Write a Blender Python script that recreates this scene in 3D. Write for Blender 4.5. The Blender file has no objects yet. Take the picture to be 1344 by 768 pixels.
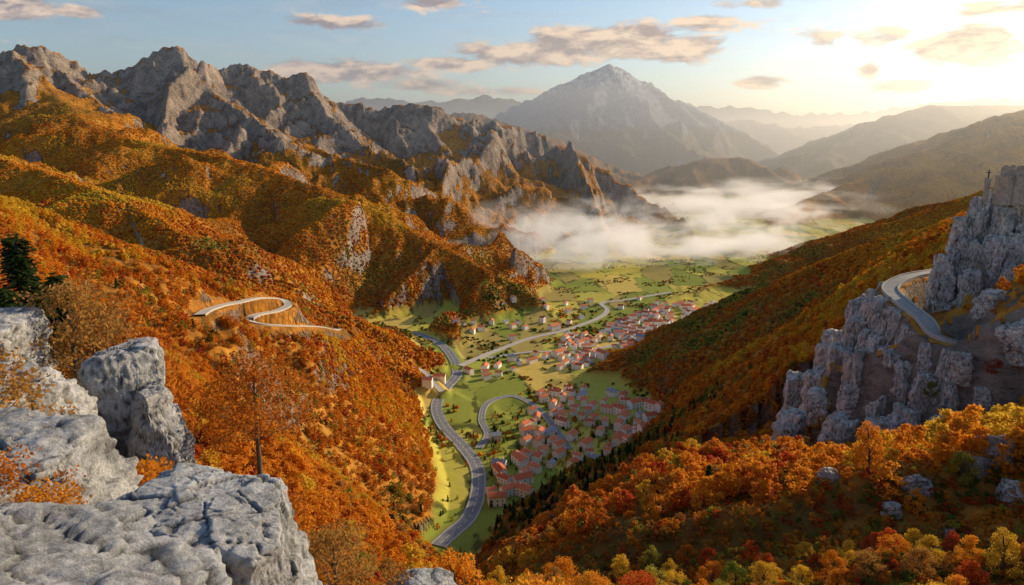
import bpy, bmesh, math, random, time
import numpy as np
from mathutils import Vector, Matrix
rng=np.random.default_rng(7); random.seed(7)
CAMZ=300.0; F=896.0; PITCH=math.radians(12.2)
SP,CP=math.sin(PITCH),math.cos(PITCH)
SUN_AZ=58.0; SUN_EL=19.0
scene=bpy.context.scene
scene.view_settings.view_transform='Standard'
scene.view_settings.look='None'
scene.view_settings.exposure=0
COL=scene.collection

def ray(u,v):
    x=(u-672)/F; yu=(384-v)/F
    return x, CP+SP*yu, -SP+CP*yu
def P(u,v,Y):
    x,yc,zc=ray(u,v); k=Y/yc
    return (x*k,Y,CAMZ+zc*k)
def FL(u,v,z=0.0):
    x,yc,zc=ray(u,v); k=(z-CAMZ)/zc
    return (x*k,yc*k)
# ---------------------------------------------------------------- noise
_a=rng.uniform(0,2*np.pi,256); G2x=np.cos(_a); G2y=np.sin(_a)
_g=rng.normal(size=(256,3)); _g/=np.linalg.norm(_g,axis=1)[:,None]
_r3=rng.random((256,4))
def _hash(ix,iy,iz,seed):
    n=ix*np.uint32(374761393)+iy*np.uint32(668265263)+iz*np.uint32(2246822519)+np.uint32((seed*3266489917)&0xffffffff)
    n^=n>>np.uint32(13); n*=np.uint32(1274126177); n^=n>>np.uint32(16)
    return n&np.uint32(255)
def perlin2(x,y,seed=0):
    x=np.asarray(x,float); y=np.asarray(y,float)
    fx=np.floor(x); fy=np.floor(y); ix=fx.astype(np.int64).astype(np.uint32); iy=fy.astype(np.int64).astype(np.uint32)
    dx=x-fx; dy=y-fy
    u=dx*dx*dx*(dx*(dx*6-15)+10); v=dy*dy*dy*(dy*(dy*6-15)+10)
    one=np.uint32(1); z=np.zeros_like(ix)
    def g(jx,jy,ax,ay):
        h=_hash(jx,jy,z,seed); return G2x[h]*ax+G2y[h]*ay
    a=g(ix,iy,dx,dy); b=g(ix+one,iy,dx-1,dy); c=g(ix,iy+one,dx,dy-1); d=g(ix+one,iy+one,dx-1,dy-1)
    return 1.5*((a+(b-a)*u)*(1-v)+(c+(d-c)*u)*v)
def perlin3(x,y,z,seed=0):
    fx=np.floor(x); fy=np.floor(y); fz=np.floor(z)
    ix,iy,iz=[f.astype(np.int64).astype(np.uint32) for f in (fx,fy,fz)]
    dx=x-fx; dy=y-fy; dz=z-fz
    u,v,w=[d*d*d*(d*(d*6-15)+10) for d in (dx,dy,dz)]
    out=0
    for i in (0,1):
        for j in (0,1):
            for k in (0,1):
                h=_hash(ix+np.uint32(i),iy+np.uint32(j),iz+np.uint32(k),seed)
                g=_g[h,0]*(dx-i)+_g[h,1]*(dy-j)+_g[h,2]*(dz-k)
                out=out+g*(u if i else 1-u)*(v if j else 1-v)*(w if k else 1-w)
    return out*1.5
def worley3(q,seed):
    f=np.floor(q); ii=f.astype(np.int64); F1=np.full(len(q),9.);F2=np.full(len(q),9.);R=np.zeros(len(q))
    for a in (-1,0,1):
        for b in (-1,0,1):
            for c in (-1,0,1):
                k=ii+np.array([a,b,c]); u=k.astype(np.uint32); h=_hash(u[:,0],u[:,1],u[:,2],seed)
                d=np.sqrt(((k+_r3[h,:3]-q)**2).sum(1)); m=d<F1
                F2=np.where(m,F1,np.minimum(F2,d)); R=np.where(m,_r3[h,3],R); F1=np.where(m,d,F1)
    return F1,F2,R
def sstep(a,b,x):
    t=np.clip((x-a)/(b-a),0,1); return t*t*(3-2*t)
def smax(a,b,k):
    h=np.clip(0.5+0.5*(a-b)/k,0,1); return b+(a-b)*h+k*h*(1-h)
# ---------------------------------------------------------------- ridges
def PX(l,s): return [P(*q)+(s,) for q in l]
RID=[
 dict(n='A',p=[(-5,-15,294,.6),(-25,10,292,.7),(-90,80,280,.65),(-190,200,272,.9),(-280,330,268,.85),(-373,500,262,.72),(-364,620,215,.62),(-312,800,135,.6),(-230,900,78,.55),(-124,950,14,.5)],lam=150,amp=.75,jag=3,dt=0,st=0),
 dict(n='K',p=[(-5,-15,294,.7),(0,10,290,.8),(8,40,268,.8),(12,80,238,.8)],lam=40,amp=.2,jag=.5,dt=0,st=0),
 dict(n='R',p=[(20,-40,296,.55),(75,0,293,.5),(130,110,269,.6),(188,230,262,.75),(235,280,268,.9),(330,420,280,.95),(479,650,265,.8),(457,720,219,.7),(412,800,184,.65),(355,850,138,.6),(271,880,78,.55),(192,880,41,.5),(67,844,0,.5)],lam=110,amp=.45,jag=3,dt=0,st=0),
 dict(n='B',p=PX([(60,110,2250),(120,168,1800),(200,190,1700),(280,203,1650),(350,222,1580),(430,250,1500),(500,280,1450),(560,312,1400),(640,355,1300),(705,392,1230)],.5),lam=380,amp=1.25,jag=6,dt=0,st=0),
 dict(n='B2',p=PX([(330,180,2350),(400,192,2200),(470,213,2050),(512,222,1980),(550,262,1900),(600,300,1850),(650,332,1780)],.55),lam=280,amp=1.1,jag=10,dt=25,st=.5),
 dict(n='B4',p=PX([(-200,150,1500),(-60,190,1400),(20,215,1300),(90,235,1200),(160,262,1120),(250,310,1050)],.5),lam=220,amp=1.0,jag=6,dt=0,st=0),
 dict(n='B3',p=PX([(600,165,2700),(650,205,2550),(700,240,2450),(760,272,2400),(850,292,2350)],.55),lam=260,amp=1.0,jag=12,dt=25,st=.5),
 dict(n='C',p=PX([(-400,60,2300),(-200,75,2400),(-80,50,2450),(0,70,2500),(30,56,2500),(58,60,2500),(78,76,2500),(105,102,2550),(150,90,2650),(190,78,2700),(215,64,2700),(240,64,2700),(262,80,2700),(290,92,2700),(322,78,2750),(350,92,2750),(380,102,2750),(402,96,2750),(425,124,2750),(470,136,2750),(510,142,2750),(540,130,2750),(572,142,2750),(600,156,2780),(650,162,2850),(700,168,2900),(745,196,2900),(800,226,2850),(850,260,2750),(905,294,2600)],.55),lam=440,amp=1.2,jag=38,dt=110,st=.40),
 dict(n='C2',p=PX([(60,75,2500),(110,120,2250),(150,150,2100),(190,190,1950)],.6),lam=200,amp=1.0,jag=20,dt=40,st=.4),
 dict(n='C3',p=PX([(400,105,2750),(430,150,2500),(480,190,2350),(540,215,2200)],.6),lam=200,amp=1.0,jag=20,dt=40,st=.4),
 dict(n='C5',p=PX([(240,75,2700),(280,120,2450),(330,155,2250),(370,180,2100)],.6),lam=200,amp=1.0,jag=20,dt=40,st=.4),
 dict(n='C4',p=PX([(545,138,2750),(580,190,2550),(640,230,2400),(700,275,2250),(740,300,2100)],.6),lam=220,amp=1.0,jag=16,dt=40,st=.3),
 dict(n='D',p=PX([(1460,215,1600),(1300,247,1550),(1180,290,1500),(1110,318,1480),(1040,345,1450),(930,376,1400),(858,405,1250)],.45),lam=160,amp=.5,jag=6,dt=0,st=0),
 dict(n='E',p=PX([(1600,90,3700),(1344,143,3500),(1280,172,3400),(1200,200,3300),(1150,228,3200),(1100,245,3100),(1060,262,2950),(1000,303,2450)],.42),lam=350,amp=.6,jag=12,dt=0,st=0),
 dict(n='F',p=PX([(1600,120,7500),(1344,138,7000),(1220,138,6500),(1180,150,6300),(1130,178,6000),(1090,190,5800),(1040,218,5500)],.4),lam=600,amp=.6,jag=13,dt=0,st=0),
 dict(n='I',p=PX([(800,250,4100),(860,228,4500),(930,207,4600),(965,206,4600),(1010,222,4500),(1070,245,4200)],.33),lam=350,amp=.5,jag=12,dt=0,st=0),
 dict(n='J',p=PX([(540,150,5200),(620,148,5200),(680,165,5100),(740,190,5000),(800,216,4900),(850,240,4500)],.45),lam=350,amp=.6,jag=25,dt=0,st=0),
 dict(n='G',p=PX([(480,172,9500),(560,165,9500),(640,155,9300),(690,132,9100),(730,114,9000),(765,98,9000),(800,82,9000),(822,94,9000),(850,118,8900),(880,144,8800),(920,158,8700),(960,174,8600),(1010,202,8400),(1050,218,8000)],.6),lam=900,amp=.9,jag=60,dt=300,st=.5),
 dict(n='G2',p=PX([(800,88,9000),(770,140,8000),(720,185,7200),(690,210,6700)],.55),lam=600,amp=.9,jag=40,dt=0,st=0),
 dict(n='G3',p=PX([(800,88,9000),(850,155,8000),(900,192,7000),(960,222,6200)],.55),lam=600,amp=.9,jag=40,dt=0,st=0),
 dict(n='H',p=PX([(-300,130,20000),(200,120,20000),(430,138,20000),(480,128,20000),(560,134,20000),(640,126,20000),(720,140,20000),(880,133,20000),(920,138,20000),(980,142,20000),(1050,150,20000),(1120,148,20000),(1180,142,20000),(1260,132,20000),(1340,130,20000),(1600,125,20000)],.4),lam=2200,amp=.7,jag=120,dt=0,st=0),
 dict(n='H2',p=PX([(860,150,13000),(920,160,13000),(980,158,13000),(1040,168,13000),(1100,165,12500),(1160,160,12500),(1240,150,12500),(1344,150,12500),(1600,140,12500)],.35),lam=1500,amp=.6,jag=80,dt=0,st=0),
]
for r in RID:
    r['a']=np.array(r['p'],float)
    d=r['a'][-1,:2]-r['a'][0,:2]; r['dir']=d/np.linalg.norm(d)
def ridge_base(r,x,y):
    a=r['a']; best=np.full(x.shape,-1e9); bd=np.zeros(x.shape)
    for p,q in zip(a[:-1],a[1:]):
        ex,ey=q[0]-p[0],q[1]-p[1]; L2=ex*ex+ey*ey
        t=np.clip(((x-p[0])*ex+(y-p[1])*ey)/L2,0,1)
        d=np.hypot(x-p[0]-ex*t,y-p[1]-ey*t)
        z=p[2]+(q[2]-p[2])*t; s=p[3]+(q[3]-p[3])*t
        h=z-s*d
        if r['dt']: h=h-r['st']*np.minimum(d,r['dt'])
        m=h>best; best=np.where(m,h,best); bd=np.where(m,d,bd)
    return best,bd
def ridge_noise(r,x,y,bd,i):
    dx,dy=r['dir']; lam=r['lam']
    U=x*dx+y*dy; W=-x*dy+y*dx
    w1=perlin2(U/lam*.6,W/lam*.6,40+i)*lam*.35
    n=0
    for o in range(6):
        l=lam/2**o
        nn=perlin2((U+w1)/l,W/(l*(2.6 if o<2 else 1.6))+o*7.3,i*11+o)
        rg=(1-2.2*np.abs(nn)) if o<5 else nn
        am=r['amp']*(1 if o<2 else .8 if r['n'][0]=='C' else .5)
        n=n+am*l*.22*(rg-.35 if o<5 else rg)*np.clip(bd/(l*.9),0,1)
    l=lam*.35
    jg=0
    for o in range(4):
        l2=l/2**o
        pn=perlin2(x/l2,y/l2,i*7+o+90)
        jg=jg+r['jag']*.55**o*((.5-2*np.abs(pn)) if r['jag']>13 else pn)
    return n+jg*.55*(1-.5*np.clip(bd/lam,0,1))
ROADS=[]
CLIFF=np.array([(175,300),(150,278),(124,258),(118,240),(124,224),(140,209),(160,198),(185,192)],float)
def height_raw(x,y):
    x=np.asarray(x,float); y=np.asarray(y,float); sh=x.shape; x=x.ravel(); y=y.ravel()
    dist=np.hypot(x,y)
    h=1.5*perlin2(x/120,y/120,3)+1.0*perlin2(x/500,y/500,4)-1.0
    k=6+dist*.010
    cr=np.zeros(x.shape)
    B=np.full(x.shape,0.0); items=[]
    for i,r in enumerate(RID):
        a=r['a']; R=(a[:,2].max()+60)/a[:,3].min()+r['lam']
        m=(x>a[:,0].min()-R)&(x<a[:,0].max()+R)&(y>a[:,1].min()-R)&(y<a[:,1].max()+R)
        if not m.any(): items.append(None); continue
        idx=np.nonzero(m)[0]; b,bd=ridge_base(r,x[idx],y[idx]); items.append((idx,b,bd)); B[idx]=np.maximum(B[idx],b)
    for i,r in enumerate(RID):
        if items[i] is None: continue
        idx,b,bd=items[i]
        mar=r['amp']*r['lam']*.6+r['jag']+k[idx]+60*(r['lam']>200)+15
        s=b>B[idx]-mar
        idx=idx[s]
        if len(idx)==0: continue
        hv=b[s]+ridge_noise(r,x[idx],y[idx],bd[s],i)
        cur=h[idx]
        v={'C':1,'G':2,'B':.55}.get(r['n'][0],0) if r['n'] not in('B','B4') else 0
        cr[idx]=np.where(hv>cur,v,cr[idx])
        h[idx]=smax(hv,cur,k[idx])
    m=(y>25)&(y<900)&(np.abs(x)<300)
    if m.any():
        X=x[m];Y=y[m]
        zc=np.interp(Y,[25,40,100,200,300,400,430,700,900],[282,266,224,154,84,14,1,1,1])
        xl=np.interp(Y,[25,100,200,300,400,440,487,560,730,850],[-2,-8,-15,-23,-31,-50,-52,-56,-95,-130])
        xr=np.interp(Y,[25,100,200,300,400,440,495,600,697,730,760],[-2,-8,-15,-23,-31,-35,-19,64,165,185,400])
        ce=zc+np.maximum(0,X-xr)*.74+np.maximum(0,xl-X)*.85+6*perlin2(X/40,Y/40,66)*sstep(0,25,np.maximum(X-xr,xl-X))
        ce=ce+sstep(780,900,Y)*300+sstep(150,290,np.abs(X))*260
        h[m]=-smax(-h[m],-ce,5)
    m=(x>0)&(x<230)&(y>80)&(y<340)
    if m.any():
        X=x[m]+3*perlin2(x[m]/9,y[m]/9,61);Y=y[m]+3*perlin2(x[m]/9,y[m]/9,62); best=np.full(X.shape,1e9); sg=np.zeros(X.shape)
        for p,q in zip(CLIFF[:-1],CLIFF[1:]):
            ex,ey=q-p; t=np.clip(((X-p[0])*ex+(Y-p[1])*ey)/(ex*ex+ey*ey),0,1); d=np.hypot(X-p[0]-ex*t,Y-p[1]-ey*t)
            c=ex*(Y-p[1])-ey*(X-p[0]); mm=d<best; best=np.where(mm,d,best); sg=np.where(mm,np.sign(c),sg)
        dn=sg<0
        h[m]-=np.where(dn,30*sstep(-2,10,best)*(1-sstep(25,115,best)),0)
    rough=sstep(4,30,h)
    det=2.2*perlin2(x/23,y/23,5)+1.1*perlin2(x/9,y/9,6)
    m=dist<400
    if m.any(): det[m]+=.35*perlin2(x[m]/2.5,y[m]/2.5,8)
    h=h+rough*det*np.clip(dist/60,.12,1)
    return h.reshape(sh),cr.reshape(sh)
def polydist(x,y,pts):
    best=np.full(x.shape,1e9); bz=np.zeros(x.shape)
    for p,q in zip(pts[:-1],pts[1:]):
        ex,ey=q[0]-p[0],q[1]-p[1]; t=np.clip(((x-p[0])*ex+(y-p[1])*ey)/(ex*ex+ey*ey+1e-9),0,1)
        d=np.hypot(x-p[0]-ex*t,y-p[1]-ey*t); m=d<best
        best=np.where(m,d,best); bz=np.where(m,p[2]+(q[2]-p[2])*t,bz)
    return best,bz
def height(x,y,full=False):
    x=np.asarray(x,float); y=np.asarray(y,float)
    h,cr=height_raw(x,y); rd=np.full(x.shape,1e9)
    for R in ROADS:
        a=R['pts']; w=R['w']
        m=(x>a[:,0].min()-60)&(x<a[:,0].max()+60)&(y>a[:,1].min()-60)&(y<a[:,1].max()+60)
        if not m.any(): continue
        d,z=polydist(x[m],y[m],a)
        b=1-sstep(w/2+R['pad'],w/2+R['pad']*3,d)
        h[m]=h[m]*(1-b)+(z-.5-R.get('up',0))*b
        rd[m]=np.minimum(rd[m],d-w/2-R.get('clr',0))
    return (h,cr,rd) if full else h
def catmull(pts,n=8):
    pts=[np.array(p,float) for p in pts]; pts=[2*pts[0]-pts[1]]+pts+[2*pts[-1]-pts[-2]]
    out=[]
    for i in range(1,len(pts)-2):
        p0,p1,p2,p3=pts[i-1:i+3]
        for k in range(n):
            t=k/n; out.append(.5*((2*p1)+(-p0+p2)*t+(2*p0-5*p1+4*p2-p3)*t*t+(-p0+3*p1-3*p2+p3)*t**3))
    out.append(pts[-2]); return np.array(out)
def hit(u,v,tmin=8,tmax=4000):
    x,yc,zc=ray(u,v); t=np.geomspace(tmin,tmax,2000)
    X=x*t; Y=yc*t; Z=CAMZ+zc*t; h=height(X,Y); k=np.nonzero(h>Z)[0]
    if len(k)==0: return None
    k=k[0]; return (X[k],Y[k],float(h[k]))
def road_floor(px,w,pad):
    q=[FL(*p) for p in px]
    c=catmull([(a,b) for a,b in q])
    hz=np.maximum(height_raw(c[:,0],c[:,1])[0],0)
    hz=np.convolve(np.pad(hz,8,'edge'),np.ones(17)/17,'valid')
    return dict(pts=np.column_stack([c,hz+.4]),w=w,pad=pad)
ROADS.append(dict(road_floor([(575,722),(596,700),(616,680),(627,650),(626,615),(606,586),(582,560),(573,535),(584,512),(600,494),(594,474),(572,452),(535,438),(500,433)],12,5),lab='grey two-lane asphalt highway winding through the valley',n='road'))
ROADS.append(dict(road_floor([(604,484),(640,466),(690,446),(740,434),(785,418),(797,407),(790,398),(820,394),(880,384)],8,5),lab='pale country road crossing the valley fields',n='road'))
ROADS.append(dict(road_floor([(748,590),(728,562),(712,542),(694,528),(670,520),(640,530),(632,552),(640,572),(628,590)],6,4),lab='narrow asphalt lane curving around the village',n='road'))
ROADS.append(dict(road_floor([(640,470),(700,462),(760,462),(830,446),(900,420),(935,404)],5,4),lab='narrow lane through the red-roofed hamlet',n='road'))
ROADS.append(dict(road_floor([(503,516),(530,505),(556,500),(580,520)],6,4),lab='narrow lane joining the valley highway',n='road'))
# mountain road with hairpins, laid out on the hillside and draped on the ground
hp=[]
for (u,v) in [(262,412),(290,404),(318,396),(346,392),(368,394),(378,402),(362,410),(336,414),(328,421),(350,427),(384,428),(418,430),(444,436)]:
    x,yc,zc=ray(u,v); t=np.geomspace(350,1150,1200); hh=height_raw(x*t,yc*t)[0]; k=np.nonzero(hh>CAMZ+zc*t)[0]
    if len(k):
        q=(x*t[k[0]],yc*t[k[0]],hh[k[0]])
        if not hp or math.dist(q[:2],hp[-1][:2])<120: hp.append(q)
if len(hp)>3:
    c=catmull(hp,12); c[:,2]=np.convolve(np.pad(c[:,2],5,'edge'),np.ones(11)/11,'valid')+1.0
    ROADS.append(dict(pts=c,w=6,pad=4,up=.6,clr=8,lab='pale mountain road with hairpin bends on the hillside',n='road'))
c=catmull([P(1262,352,300),P(1225,357,275),P(1190,364,262),P(1168,378,250),P(1186,398,234),P(1212,418,223),P(1230,440,216),P(1262,452,214)])
CROAD=c
ROADS.append(dict(pts=c,w=4.2,pad=2.0,up=.2,cl=1,lab='narrow cliffside road bending above the rock face',n='road'))
# ---------------------------------------------------------------- terrain sheet
NR,NC=1250,1050
AY=-25.0
rr=np.geomspace(4,46000,NR); th=np.radians(np.linspace(-57,57,NC))
RR,TH=np.meshgrid(rr,th,indexing='ij')
XG=RR*np.sin(TH); YG=AY+RR*np.cos(TH)
ZG,CG,RD=height(XG,YG,True)
CRD=polydist(XG.ravel(),YG.ravel(),CROAD)[0].reshape(XG.shape)
CRD=np.minimum(CRD,np.hypot(XG-174,YG-246)-8)
def fast_mesh(name,co,faces,smooth=True,mi=None):
    me=bpy.data.meshes.new(name); faces=np.asarray(faces); n,k=faces.shape
    me.vertices.add(len(co)); me.vertices.foreach_set('co',np.asarray(co,np.float32).ravel())
    me.loops.add(n*k); me.loops.foreach_set('vertex_index',faces.astype(np.int32).ravel())
    me.polygons.add(n); me.polygons.foreach_set('loop_start',np.arange(0,n*k,k,dtype=np.int32))
    me.polygons.foreach_set('use_smooth',np.full(n,smooth))
    if mi is not None: me.polygons.foreach_set('material_index',np.asarray(mi,np.int32))
    me.update(calc_edges=True); return me
def grid_mesh(name,X,Y,Z):
    nr,nc=X.shape
    co=np.empty((nr*nc,3),np.float32); co[:,0]=X.ravel(); co[:,1]=Y.ravel(); co[:,2]=Z.ravel()
    i=np.arange(nr-1)[:,None]*nc+np.arange(nc-1)[None,:]
    f=np.stack([i,i+1,i+nc+1,i+nc],-1).reshape(-1,4)[:,::-1]
    return fast_mesh(name,co,f)
def cross_n(X,Y,Z):
    ax=np.gradient(X,axis=0),np.gradient(Y,axis=0),np.gradient(Z,axis=0)
    bx=np.gradient(X,axis=1),np.gradient(Y,axis=1),np.gradient(Z,axis=1)
    nx=ax[1]*bx[2]-ax[2]*bx[1]; ny=ax[2]*bx[0]-ax[0]*bx[2]; nz=ax[0]*bx[1]-ax[1]*bx[0]
    l=np.sqrt(nx*nx+ny*ny+nz*nz)+1e-9
    return np.abs(nz)/l,l
NZ,AREA=cross_n(XG,YG,ZG)
DG=np.hypot(XG,YG)
nzn=perlin2(XG/90,YG/90,21)+.5*perlin2(XG/30,YG/30,22)+.3*perlin2(XG/11,YG/11,23)
steep=1-NZ
rock=sstep(.37,.51,steep+.10*nzn)*np.where(CG>.9,1,np.where(DG<900,.5,.75))
hi=np.where((CG>.9)&(CG<1.5),sstep(240,380,ZG+nzn*80+steep*240),0)
rock=np.maximum(rock,hi*sstep(.06,.19,steep+.07*nzn))
bl=np.where((CG>.4)&(CG<.7),sstep(.29,.42,steep+.09*nzn),0); rock=np.maximum(rock,bl)
rock=np.where(CG>1.5,np.maximum(rock,sstep(300,650,ZG+nzn*80)),rock)
rock=np.where((CRD<22)&(steep>.3),1,rock)
floor=(1-sstep(5,14,ZG+2*nzn))*(DG<6500)
snow=np.where(CG>1.5,sstep(850,1250,ZG+250*nzn*1.0),0)
near=1-sstep(12,35,DG)
rock=np.maximum(rock,near*.3)
ter=grid_mesh('mountain_terrain',XG,YG,ZG)
at=ter.color_attributes.new('mask','FLOAT_COLOR','POINT')
cc=np.ones((NR*NC,4),np.float32); cc[:,0]=rock.ravel(); cc[:,1]=floor.ravel(); cc[:,2]=snow.ravel(); cc[:,3]=1
at.data.foreach_set('color',cc.ravel())
# ---------------------------------------------------------------- node helpers
class NT:
    def __init__(s,tree): s.t=tree; s.n=tree.nodes; s.l=tree.links
    def add(s,ty,**kw):
        n=s.n.new(ty)
        for k,v in kw.items(): setattr(n,k,v)
        return n
    def put(s,sock,v):
        if isinstance(v,bpy.types.NodeSocket): s.l.new(v,sock)
        elif v is not None: sock.default_value=v
    def math(s,op,a,b=None,c=None,clamp=False):
        n=s.add('ShaderNodeMath',operation=op,use_clamp=clamp); s.put(n.inputs[0],a)
        if b is not None: s.put(n.inputs[1],b)
        if c is not None: s.put(n.inputs[2],c)
        return n.outputs[0]
    def mix(s,f,a,b,bt='MIX'):
        n=s.add('ShaderNodeMix',data_type='RGBA',blend_type=bt); s.put(n.inputs[0],f)
        s.put(n.inputs[6],a if isinstance(a,bpy.types.NodeSocket) else (*a,1)); s.put(n.inputs[7],b if isinstance(b,bpy.types.NodeSocket) else (*b,1))
        return n.outputs[2]
    def noise(s,vec,scale,detail=4,rough=.55,dist=0):
        n=s.add('ShaderNodeTexNoise'); s.put(n.inputs['Vector'],vec); n.inputs['Scale'].default_value=scale
        n.inputs['Detail'].default_value=detail; n.inputs['Roughness'].default_value=rough; n.inputs['Distortion'].default_value=dist
        return n.outputs[0]
    def voro(s,vec,scale,feature='F1',out='Distance',rand=1.0):
        n=s.add('ShaderNodeTexVoronoi',feature=feature); s.put(n.inputs['Vector'],vec); n.inputs['Scale'].default_value=scale; n.inputs['Randomness'].default_value=rand
        return n.outputs[out]
    def ramp(s,f,stops,interp='LINEAR'):
        n=s.add('ShaderNodeValToRGB'); cr=n.color_ramp; cr.interpolation=interp
        while len(cr.elements)<len(stops): cr.elements.new(.5)
        for e,(p,c) in zip(cr.elements,stops): e.position=p; e.color=(*c,1)
        s.put(n.inputs[0],f); return n.outputs[0]
    def mr(s,f,a,b,c=0,d=1):
        n=s.add('ShaderNodeMapRange'); s.put(n.inputs[0],f)
        for i,v in enumerate((a,b,c,d)): n.inputs[i+1].default_value=v
        return n.outputs[0]
    def mapping(s,vec,scale=(1,1,1),rot=(0,0,0)):
        n=s.add('ShaderNodeMapping'); s.put(n.inputs[0],vec); n.inputs['Scale'].default_value=scale; n.inputs['Rotation'].default_value=rot
        return n.outputs[0]
    def bump(s,h,strength,dist):
        n=s.add('ShaderNodeBump'); s.put(n.inputs['Height'],h); n.inputs['Strength'].default_value=strength; n.inputs['Distance'].default_value=dist
        return n
def newmat(name,rough=.9,spec=.2):
    m=bpy.data.materials.new(name); m.use_nodes=True; t=NT(m.node_tree); b=t.n['Principled BSDF']
    b.inputs['Roughness'].default_value=rough; b.inputs['Specular IOR Level'].default_value=spec
    return m,t,b
def mat_terrain():
    m,t,b=newmat('terrain_ground',.95,.1)
    pos=t.add('ShaderNodeNewGeometry').outputs['Position']; sx=t.add('ShaderNodeSeparateXYZ'); t.l.new(pos,sx.inputs[0])
    at=t.add('ShaderNodeAttribute',attribute_name='mask'); sp=t.add('ShaderNodeSeparateColor'); t.l.new(at.outputs['Color'],sp.inputs[0])
    rk,fl,sn=sp.outputs
    n1=t.noise(pos,.006,6,.6); n2=t.noise(pos,.12,4,.6); n3=t.noise(pos,.035,5,.6)
    v=t.math('ADD',t.math('MULTIPLY',n1,.6),t.math('MULTIPLY',n2,.4))
    veg=t.ramp(v,[(.33,(.12,.09,.02)),(.43,(.28,.125,.024)),(.5,(.48,.19,.026)),(.58,(.58,.26,.034)),(.68,(.40,.23,.045))])
    vd=t.voro(pos,.13); veg=t.mix(t.mr(vd,.25,.8,0,.45),veg,(.09,.05,.016))
    rn=t.noise(t.mapping(pos,(1,1,.45)),.022,12,.72); rn2=t.noise(t.mapping(pos,(1,1,2.5)),.14,6,.65)
    ra=t.math('ADD',t.math('MULTIPLY',rn,.6),t.math('MULTIPLY',rn2,.4))
    rc=t.ramp(ra,[(.38,(.10,.08,.068)),(.47,(.30,.24,.195)),(.56,(.54,.43,.34)),(.68,(.70,.58,.46))])
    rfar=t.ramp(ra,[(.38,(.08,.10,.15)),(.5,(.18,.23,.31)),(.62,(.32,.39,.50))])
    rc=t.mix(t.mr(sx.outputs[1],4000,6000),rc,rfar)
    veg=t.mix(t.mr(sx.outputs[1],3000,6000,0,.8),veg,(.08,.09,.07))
    rmask=t.math('ADD',rk,t.math('MULTIPLY',t.math('SUBTRACT',t.math('ADD',t.math('MULTIPLY',n2,.5),t.math('MULTIPLY',n3,.5)),.5),1.1)); rmask=t.mr(rmask,.4,.58)
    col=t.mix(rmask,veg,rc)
    wn=t.add('ShaderNodeVectorMath',operation='ADD'); t.l.new(pos,wn.inputs[0]); cb=t.add('ShaderNodeCombineXYZ'); t.l.new(t.math('MULTIPLY',n3,30),cb.inputs[0]); t.l.new(t.math('MULTIPLY',n2,12),cb.inputs[1]); t.l.new(cb.outputs[0],wn.inputs[1])
    warp=t.mapping(wn.outputs[0],(1,.42,0),(0,0,.45))
    S=.0145
    fcol=t.voro(warp,S,'F1','Color',.8); ed=t.voro(warp,S,'DISTANCE_TO_EDGE','Distance',.8)
    sc=t.add('ShaderNodeSeparateColor'); t.l.new(fcol,sc.inputs[0])
    fc=t.ramp(sc.outputs[0],[(0,(.26,.30,.045)),(.16,(.62,.50,.08)),(.34,(.32,.36,.055)),(.46,(.72,.52,.12)),(.66,(.58,.52,.085)),(.84,(.44,.34,.09))],'CONSTANT')
    fc=t.mix(t.mr(n3,.6,.74,0,.5),fc,(.18,.16,.04))
    fc=t.mix(t.mr(n2,.3,.7,.0,.25),fc,(.24,.20,.05))
    hed=t.math('MULTIPLY',t.mr(ed,.025,.05,.8,0),t.mr(n3,.48,.53,0,1)); fc=t.mix(hed,fc,(.05,.055,.018))
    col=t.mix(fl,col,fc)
    sm=t.math('MULTIPLY',sn,t.mr(rn,.42,.55)); col=t.mix(sm,col,(.78,.8,.84))
    t.l.new(col,b.inputs['Base Color'])
    hv=t.math('MULTIPLY',t.math('SUBTRACT',1,vd),2.0); hr=t.math('ADD',t.math('MULTIPLY',rn,38.0),t.math('MULTIPLY',rn2,9.0))
    hm=t.add('ShaderNodeMix',data_type='FLOAT'); t.put(hm.inputs[0],rmask); t.l.new(hv,hm.inputs[2]); t.l.new(hr,hm.inputs[3])
    hf=t.math('MULTIPLY',hm.outputs[0],t.math('SUBTRACT',1,t.math('MULTIPLY',fl,.95)))
    bp=t.bump(hf,.85,1.0); t.l.new(bp.outputs[0],b.inputs['Normal'])
    return m
def mat_rock(name,sc=1.0,tint=(1,1,1),bs=1.0):
    m,t,b=newmat(name,.85,.25)
    pos=t.add('ShaderNodeNewGeometry').outputs['Position']
    p=t.mapping(pos,(sc,sc,sc))
    n1=t.noise(p,.9,10,.7); n2=t.noise(p,5,10,.78); n3=t.noise(t.mapping(pos,(sc*.6,sc*.6,sc*.6)),.6,4,.5)
    a=t.math('ADD',t.math('MULTIPLY',n1,.5),t.math('MULTIPLY',n2,.5))
    T=lambda c:tuple(x*y for x,y in zip(c,tint))
    col=t.ramp(a,[(.37,T((.16,.16,.16))),(.43,T((.38,.38,.375))),(.5,T((.62,.615,.605))),(.57,T((.85,.84,.82)))])
    col=t.mix(t.mr(n3,.55,.7,0,.4),col,T((.46,.35,.23)))
    sp=t.noise(pos,9*sc,8,.75); col=t.mix(t.mr(sp,.55,.63,0,.5),col,T((.18,.18,.175)))
    at=t.add('ShaderNodeAttribute',attribute_name='crack').outputs['Fac']
    col=t.mix(t.math('MULTIPLY',at,.9),col,T((.05,.045,.04)))
    t.l.new(col,b.inputs['Base Color'])
    hgt=t.math('ADD',t.math('MULTIPLY',n1,1.3),t.math('MULTIPLY',n2,.75))
    bp=t.bump(hgt,1.0,.2*bs/sc); t.l.new(bp.outputs[0],b.inputs['Normal'])
    return m
M_TER=mat_terrain(); M_ROCK=mat_rock('limestone',1.0,(.95,.98,1.03)); M_CLIFF=mat_rock('cliff_stone',.22,(1.0,.94,.87),.9)
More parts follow.
